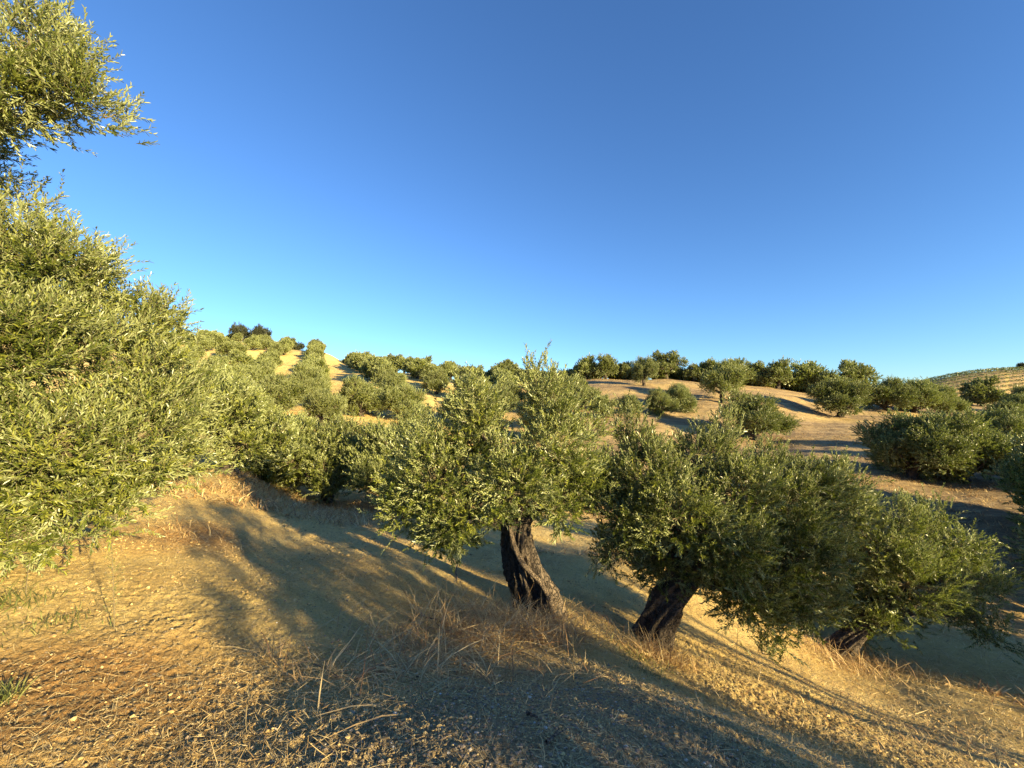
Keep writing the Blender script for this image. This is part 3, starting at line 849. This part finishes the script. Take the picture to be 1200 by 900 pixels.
cl = [(sunpos(12.2 + a, p_, z_ + .75), r_ * .9, fe) for a, p_, z_, r_, fe in [
    (0, 5.4, 1.6, .7, 0), (.5, 6.2, 1.7, .75, 0), (-.4, 7.0, 1.6, .75, 0), (0, 7.8, 1.5, .6, 0), (.4, 6.0, 2.3, .6, .2), (0, 7.1, 2.3, .6, .2), (0, 5.1, 2.1, .45, .2), (.5, 6.6, 1.2, .5, 0)]]
big_tree("olive tree with a raised crown, behind the viewer and further right", cb,
         [cb + np.array([0, 0, -.3]), cb, cb + np.array([0, .1, .8]), cb + np.array([0, .1, 1.8])], (.35, .3, .22, .18), cl, 16, crown_kw=dict(clumps_per_m2=9))
for bx, by, bs in [(13.5, 9.0, .9), (19, 13.5, 1.0), (15, 2, 1.0), (24, 9, 1.0), (26, 17, 1.05), (33, 14, 1.0), (34, 23, 1.0), (42, 28, 1.0), (44, 18, 1.0), (52, 34, 1.0), (54, 24, 1.0), (64, 42, 1.0), (20, -4, 1.0), (66, 30, 1.0), (62, 50, 1), (19, 7.5, .9), (17, 11, .8), (29, 12, 1.), (38, 19, 1.), (29, 21, .9), (47, 24, 1.), (39, 24, .9), (58, 30, 1.)]:
    back(bx, by, bs, int(bx) % 4, 1.1, by)

# far planted hillside: regular grid of small trees, one mass
fx, fy = [], []
for a in np.arange(120, 1100, 6.4):
    for c_ in np.arange(200, 640, 5.8):
        fx.append(a + c_ * .25 + rngp.uniform(-.6, .6)); fy.append(c_ + rngp.uniform(-.6, .6))
fx = np.array(fx); fy = np.array(fy)
fz = zg(fx, fy)
pxs = 600 + F * fx / fy
keep = (pxs > 1000) & (pxs < 1330) & (fz > -3)
fx, fy, fz = fx[keep], fy[keep], fz[keep]
print("far mass", len(fx))
rngf = np.random.default_rng(5)
NB = 45
N = len(fx)
bd = unit(rngf.normal(size=(N, NB, 3))); bd[..., 2] = np.abs(bd[..., 2]) * .9 - .1
rad_ = rngf.uniform(2.1, 3.0, (N, 1, 1))
pc = np.stack([fx, fy, fz + 1.3], -1)[:, None] + bd * rad_ * rngf.uniform(.6, 1.05, (N, NB, 1))
ldir = unit(rngf.normal(size=(N, NB, 3)))
lv, lq, _ = leaves((pc - ldir * .4).reshape(-1, 3), ldir.reshape(-1, 3), unit(bd + rngf.normal(size=bd.shape) * .4).reshape(-1, 3), np.full(N * NB, 0.95), np.full(N * NB, .6))
o = link("far_olive_grove", make_mesh("far_olive_grove", lv, [(lq, 0)], [M['leaf']], {"tint": ('FACE', rngf.random(N * NB) * .6)}), kind="stuff")
tag(o, "regular rows of tiny olive trees on the far hillside at right", "olive grove")

# ------------------------------------------------------------------ ground litter
def scatter_polar(rng, N, r0, r1, a0=-54, a1=54, power=1.0):
    u = rng.random(N)
    r = r0 * (r1 / r0) ** u
    a = R(1) * rng.uniform(a0, a1, N)
    return r * np.sin(a), r * np.cos(a), r
def blades(rng, x, y, length, width, lift, curve=0.3, z=None, az=None):
    """flat-ish or standing blades, three segments each -> verts, quads"""
    N = len(x)
    if z is None: z = zsurf(x, y)
    if az is None: az = rng.random(N) * 2 * PI
    d = np.stack([np.cos(az) * np.cos(lift), np.sin(az) * np.cos(lift), np.sin(lift)], -1)
    side = np.stack([-np.sin(az), np.cos(az), rng.normal(size=N) * .3], -1)
    p0 = np.stack([x, y, z + 0.002], -1)
    out = []
    bend = np.stack([np.cos(az), np.sin(az), np.zeros(N)], -1) * curve - np.array([0, 0, 1.0]) * curve * .8 * (lift > .3)[:, None] + rng.normal(size=(N, 3)) * .12
    for k, (tt, ww) in enumerate(((0, 1), (.4, .9), (.75, .65), (1, .15))):
        p = p0 + d * length[:, None] * tt + bend * (length[:, None] * tt * tt)
        out += [p - side * (width * ww / 2)[:, None], p + side * (width * ww / 2)[:, None]]
    V = np.stack(out, 1).reshape(-1, 3)
    b_ = np.arange(N)[:, None] * 8
    f = np.stack([b_ + np.array([2 * k, 2 * k + 1, 2 * k + 3, 2 * k + 2]) for k in range(3)], 1).reshape(-1, 4)
    return V, f
rs = np.random.default_rng(21)
x, y, r = scatter_polar(rs, 240000, 1.2, 18)
dens = np.clip(0.85 - soil_mask(x, y) * .75 + .25 * fbm(x / .6, y / .6, 33, 3), 0.05, 1)
k = rs.random(len(x)) < dens
x, y, r = x[k], y[k], r[k]
x2, y2, r2 = scatter_polar(rs, 70000, 8, 30)
k = rs.random(len(x2)) < np.clip(.6 + fbm(x2 / 2.5, y2 / 1.2, 170, 3), 0.05, 1)
x = np.concatenate([x, x2[k]]); y = np.concatenate([y, y2[k]]); r = np.concatenate([r, r2[k]])
z = zsurf(x, y)
sc_ = np.clip(r / 5, 0.8, 4.5)
V1, f1 = blades(rs, x, y, (.012 + rs.gamma(1.6, .018, len(x))) * sc_, rs.uniform(.0018, .004, len(x)) * sc_, rs.uniform(0.0, .28, len(x)) ** 1.0, .1, z=z + .004)
o = link("straw_litter", make_mesh("straw_litter", V1, [(f1, 0)], [M['straw']], {"tint": ('FACE', np.repeat(rs.random(len(x)), 3))}), kind="stuff")
tag(o, "dry straw litter scattered over the ground", "straw")

# tall dry grass: at the foot of the trunks and in thin patches
gx, gy, gl, glf, gw = [], [], [], [], []
def patch(cx, cy, rx, ry, N, l0, l1, lift0=.3, lift1=1.4):
    x = cx + rs.normal(size=N) * rx; y = cy + rs.normal(size=N) * ry
    gx.append(x); gy.append(y); gl.append(rs.uniform(l0, l1, N)); glf.append(rs.uniform(lift0, lift1, N)); gw.append(rs.uniform(.003, .008, N))
def patch_px(px, py, rpx, N, l0, l1, **kw):
    p = hit(px, py); rr = rpx / F * p[1]
    patch(p[0], p[1], rr, rr * .8, N, l0, l1, **kw)
patch_px(600, 740, 34, 900, .15, .45)
patch_px(645, 738, 26, 500, .12, .35)
patch_px(550, 745, 36, 600, .2, .50, lift0=.15, lift1=1.0)
patch_px(510, 768, 50, 500, .15, .40, lift0=.05, lift1=.8)
patch_px(450, 790, 50, 260, .08, .28, lift0=.05, lift1=.8)
patch_px(600, 790, 60, 260, .06, .20, lift0=.05, lift1=.9)
patch_px(765, 770, 16, 420, .10, .34)
patch_px(790, 775, 22, 200, .10, .30)
patch_px(700, 725, 26, 220, .06, .22)
patch_px(985, 778, 24, 500, .15, .45)
patch_px(1015, 778, 24, 300, .12, .35)
patch_px(1040, 780, 40, 220, .08, .24)
patch_px(315, 775, 10, 14, .15, .34, lift0=1.1)
patch_px(215, 625, 22, 160, .06, .22)
patch_px(480, 690, 60, 160, .05, .16, lift0=.1)
patch_px(880, 830, 80, 400, .04, .12, lift0=.1)
patch_px(1080, 860, 90, 500, .04, .13, lift0=.1)
patch_px(950, 800, 60, 300, .04, .12, lift0=.1)
patch_px(1000, 850, 90, 300, .04, .12, lift0=.1)
gx, gy, gl, glf, gw = map(np.concatenate, (gx, gy, gl, glf, gw))
V1, f1 = blades(rs, gx, gy, gl, gw, glf, .45)
o = link("dry_grass", make_mesh("dry_grass", V1, [(f1, 0)], [M['rust']], {"tint": ('FACE', np.repeat(rs.random(len(gx)), 3))}), kind="stuff")
tag(o, "tangled rusty dry grass around the trunks and on the mound", "dry grass")
# dry weed tufts over the farther slopes
N = 24000
rr_ = 9 * (80 / 9) ** (rs.random(N) ** .8); aa = R(1) * rs.uniform(-52, 52, N)
wx, wy = rr_ * np.sin(aa), rr_ * np.cos(aa)
k = fbm(wx / 4, wy / 4, 140, 3) > -.05
wx, wy = wx[k], wy[k]
nb = 7
bx_ = np.repeat(wx, nb) + rs.normal(size=len(wx) * nb) * .12; by_ = np.repeat(wy, nb) + rs.normal(size=len(wx) * nb) * .12
V1, f1 = blades(rs, bx_, by_, rs.uniform(.08, .26, len(bx_)), rs.uniform(.008, .022, len(bx_)), rs.uniform(.3, 1.4, len(bx_)), .4)
o = link("dry_weeds", make_mesh("dry_weeds", V1, [(f1, 0)], [M['rust']], {"tint": ('FACE', np.repeat(rs.random(len(bx_)), 3))}), kind="stuff")
tag(o, "low dry weeds dotted over the slopes between the trees", "dry weeds")
# green grass
gx, gy, gl, glf, gw = [], [], [], [], []
patch_px(4, 708, 22, 300, .03, .11, lift0=.5)
patch_px(60, 732, 22, 160, .02, .07, lift0=.4)
patch_px(0, 822, 10, 150, .03, .09, lift0=.5)
patch_px(745, 770, 20, 260, .03, .10, lift0=.4)
patch_px(760, 790, 14, 120, .03, .08, lift0=.4)
gx, gy, gl, glf, gw = map(np.concatenate, (gx, gy, gl, glf, gw))
V1, f1 = blades(rs, gx, gy, gl, gw, glf, .3)
o = link("green_grass", make_mesh("green_grass", V1, [(f1, 0)], [M['green']], {"tint": ('FACE', np.repeat(rs.random(len(gx)), 3))}), kind="stuff")
tag(o, "low patches of short green grass on the left bank and beside the dark trunk", "grass")

# pebbles and clods
m, t, b = material("pebble")
at = node(t, "ShaderNodeAttribute", attribute_name="tint")
rp = ramp(t, [(0, (.20, .15, .10)), (.7, (.38, .31, .23)), (1, (.62, .58, .50))]); t.links.new(at.outputs["Fac"], rp.inputs[0]); t.links.new(rp.outputs[0], b.inputs["Base Color"])
b.inputs["Roughness"].default_value = .95
M['pebble'] = m
m, t, b = material("soil_crumb")
at = node(t, "ShaderNodeAttribute", attribute_name="tint")
rp = ramp(t, [(0, (.28, .18, .075)), (.6, (.46, .325, .135)), (1, (.54, .40, .18))]); t.links.new(at.outputs["Fac"], rp.inputs[0]); t.links.new(rp.outputs[0], b.inputs["Base Color"])
b.inputs["Roughness"].default_value = 1.0
M['crumb'] = m
ico_v = np.array([(0, 0, 1), (.894, 0, .447), (.276, .851, .447), (-.724, .526, .447), (-.724, -.526, .447), (.276, -.851, .447), (.724, .526, -.447), (-.276, .851, -.447), (-.894, 0, -.447), (-.276, -.851, -.447), (.724, -.526, -.447), (0, 0, -1)])
ico_f = np.array([(0, 1, 2), (0, 2, 3), (0, 3, 4), (0, 4, 5), (0, 5, 1), (1, 6, 2), (2, 7, 3), (3, 8, 4), (4, 9, 5), (5, 10, 1), (2, 6, 7), (3, 7, 8), (4, 8, 9), (5, 9, 10), (1, 10, 6), (6, 11, 7), (7, 11, 8), (8, 11, 9), (9, 11, 10), (10, 11, 6)])
x, y, r = scatter_polar(rs, 22000, 1.2, 8)
k = rs.random(len(x)) < np.clip(.25 + soil_mask(x, y), 0, 1)
x, y, r = x[k], y[k], r[k]
N = len(x)
rad_ = np.minimum(rs.gamma(1.6, .0018, N) + .0015, .011)
V = ico_v[None] * (1 + rs.normal(size=(N, 12, 1)) * .18) * rad_[:, None, None] * np.array([1.2, 1, .7])
V = V + np.stack([x, y, zsurf(x, y) + rad_ * .3], -1)[:, None]
f = (ico_f[None] + np.arange(N)[:, None, None] * 12).reshape(-1, 3)
o = link("pebbles", make_mesh("pebbles", V.reshape(-1, 3), [(f, 0)], [M['pebble']], {"tint": ('FACE', np.repeat(rs.random(N) ** 7, 20))}), kind="stuff")
tag(o, "small pebbles and crumbs of soil on the bare ground", "pebbles")

x, y, r = scatter_polar(rs, 80000, 1.2, 9)
lit_ = np.clip(.35 + 1.4 * fbm(x / .45, y / .45, 120, 4) + .5 * np.exp(-(((x + 1.1) / 1.0) ** 2 + ((y - 2.3) / .7) ** 2)), .05, 1)
k = rs.random(len(x)) < lit_
x, y, r = x[k], y[k], r[k]
N = len(x)
rad_ = np.minimum(rs.gamma(1.1, .0019, N) + .0012, .016) * np.clip(r / 4, .8, 1.5)
V = ico_v[None] * (1 + rs.normal(size=(N, 12, 1)) * .25) * rad_[:, None, None] * np.array([1.2, 1, .75])
V = V + np.stack([x, y, zsurf(x, y) + rad_ * .35], -1)[:, None]
f = (ico_f[None] + np.arange(N)[:, None, None] * 12).reshape(-1, 3)
o = link("soil_crumbs", make_mesh("soil_crumbs", V.reshape(-1, 3), [(f, 0)], [M['crumb']], {"tint": ('FACE', np.repeat(rs.random(N), 20))}), kind="stuff")
tag(o, "loose crumbs and clods of dry soil over the near ground", "soil crumbs")

# ------------------------------------------------------------------ single weeds, stalks and sticks
def weed(px, py, hpx, label, side_len=.5, mat='green', n=34, lean=0.0, cat="weed", name="weed"):
    p = hit(px, py)
    H = hpx / F * p[1]
    root = empty(name, p)
    rng = np.random.default_rng(int(px))
    tb = Tubes()
    top = np.array([lean * H, 0.02, H])
    q = bezier(np.zeros(3) + [0, 0, -.02], np.array([lean * .2 * H, 0, H * .5]), top, 10)
    tb.add(q, np.linspace(.004, .0012, 10), 5)
    v, qf, c = tb.arrays()
    link("stem", make_mesh("stem", v, [(qf, 0), (c, 0)], [M['twig']]), root)
    k = np.linspace(.15, .98, n); base_ = np.stack([np.interp(k * 9, np.arange(10), q[:, a]) for a in range(3)], -1)
    az = rng.random(n) * 6.28
    ln = side_len * H * .28 * (1.15 - k) * rng.uniform(.7, 1.3, n) + .012
    x_ = []
    d = unit(np.stack([np.cos(az), np.sin(az), rng.uniform(.4, 1.0, n)], -1))
    P0 = np.repeat(base_[:, None], 7, 1) + d[:, None] * ln[:, None, None] * np.linspace(.15, 1, 7)[None, :, None]
    dd = unit(d[:, None] + rng.normal(size=(n, 7, 3)) * .55)
    lv, lq, _ = leaves(P0.reshape(-1, 3), dd.reshape(-1, 3), np.tile([0.1, 0, 1.0], (n * 7, 1)), np.full(n * 7, .022), np.full(n * 7, .004))
    sv, sq = sticks(base_, base_ + d * ln[:, None] * .5, base_ + d * ln[:, None], np.full(n, .0008))
    V = np.concatenate([lv, sv])
    link("leaves", make_mesh("leaves", V, [(lq, 0), (sq + len(lv), 1)], [M[mat], M['twig']], {"tint": ('FACE', np.concatenate([rng.random(len(lq)), np.full(len(sq), .5)]))}), root)
    tag(root, label, cat)
weed(134, 738, 92, "slender feathery green weed standing on the sunlit bank at left", lean=-.12)
weed(30, 700, 48, "short green weed at the far left under the close tree", n=18)
weed(318, 792, 52, "upright dry straw-coloured stalk at the edge of the shadow", mat='straw', side_len=.25, n=10, cat="dry stalk", name="dry_stalk")
weed(672, 800, 66, "thin pale dry stalk in the shade in front of the gnarled trunk", mat='straw', side_len=.25, n=8, cat="dry stalk", name="dry_stalk")
weed(862, 800, 70, "thin twiggy weed on the sunlit straw below the broad tree", mat='rust', n=16, lean=.1)
weed(1040, 812, 22, "tiny green weed on the straw below the lowest tree", n=14)

def stick(px0, py0, px1, py1, r, label, lift=.01, mat='root', fork=False, name="stick"):
    a = hit(px0, py0); c = hit(px1, py1)
    root_loc = a.copy()
    tb = Tubes()
    L_ = c - a; L_[2] += lift
    rng = np.random.default_rng(int(px0 + py1))
    q = np.linspace(0, 1, 9)[:, None] * L_ + rng.normal(size=(9, 3)) * np.linalg.norm(L_) * .018 + np.array([0, 0, r * .6 + .012])
    tb.add(q, np.linspace(r, r * .45, 9) * rng.uniform(.85, 1.15, 9), 7)
    if fork:
        q2 = np.linspace(0, 1, 6)[:, None] * (L_ * .4 + np.array([L_[1], -L_[0], 0]) * .35 + np.array([0, 0, .03])) + q[4]
        tb.add(q2, np.linspace(r * .6, r * .25, 6), 6)
    v, qf, cc = tb.arrays()
    o = link(name, make_mesh(name, v, [(qf, 0), (cc, 0)], [M[mat]], smooth=True), loc=root_loc)
    tag(o, label, "stick")
stick(618, 840, 630, 848, .009, "short dark stick lying on the bare shaded soil near the bottom", mat='bark')
stick(366, 778, 398, 800, .003, "long pale straw stick lying at the shadow's edge", mat='root')
stick(640, 876, 655, 862, .008, "crooked twig lying on the soil at the bottom, lighter than the dark one", mat='root', fork=True)
stick(490, 722, 512, 740, .010, "dead twig on the ground left of the straw mound", lift=.08, mat='root')
stick(528, 684, 545, 650, .010, "bare dead twig rising from the ground to the gnarled tree's lower crown", lift=.35, mat='root')
print("script done", time.time() - T0, "objects", len(bpy.data.objects))
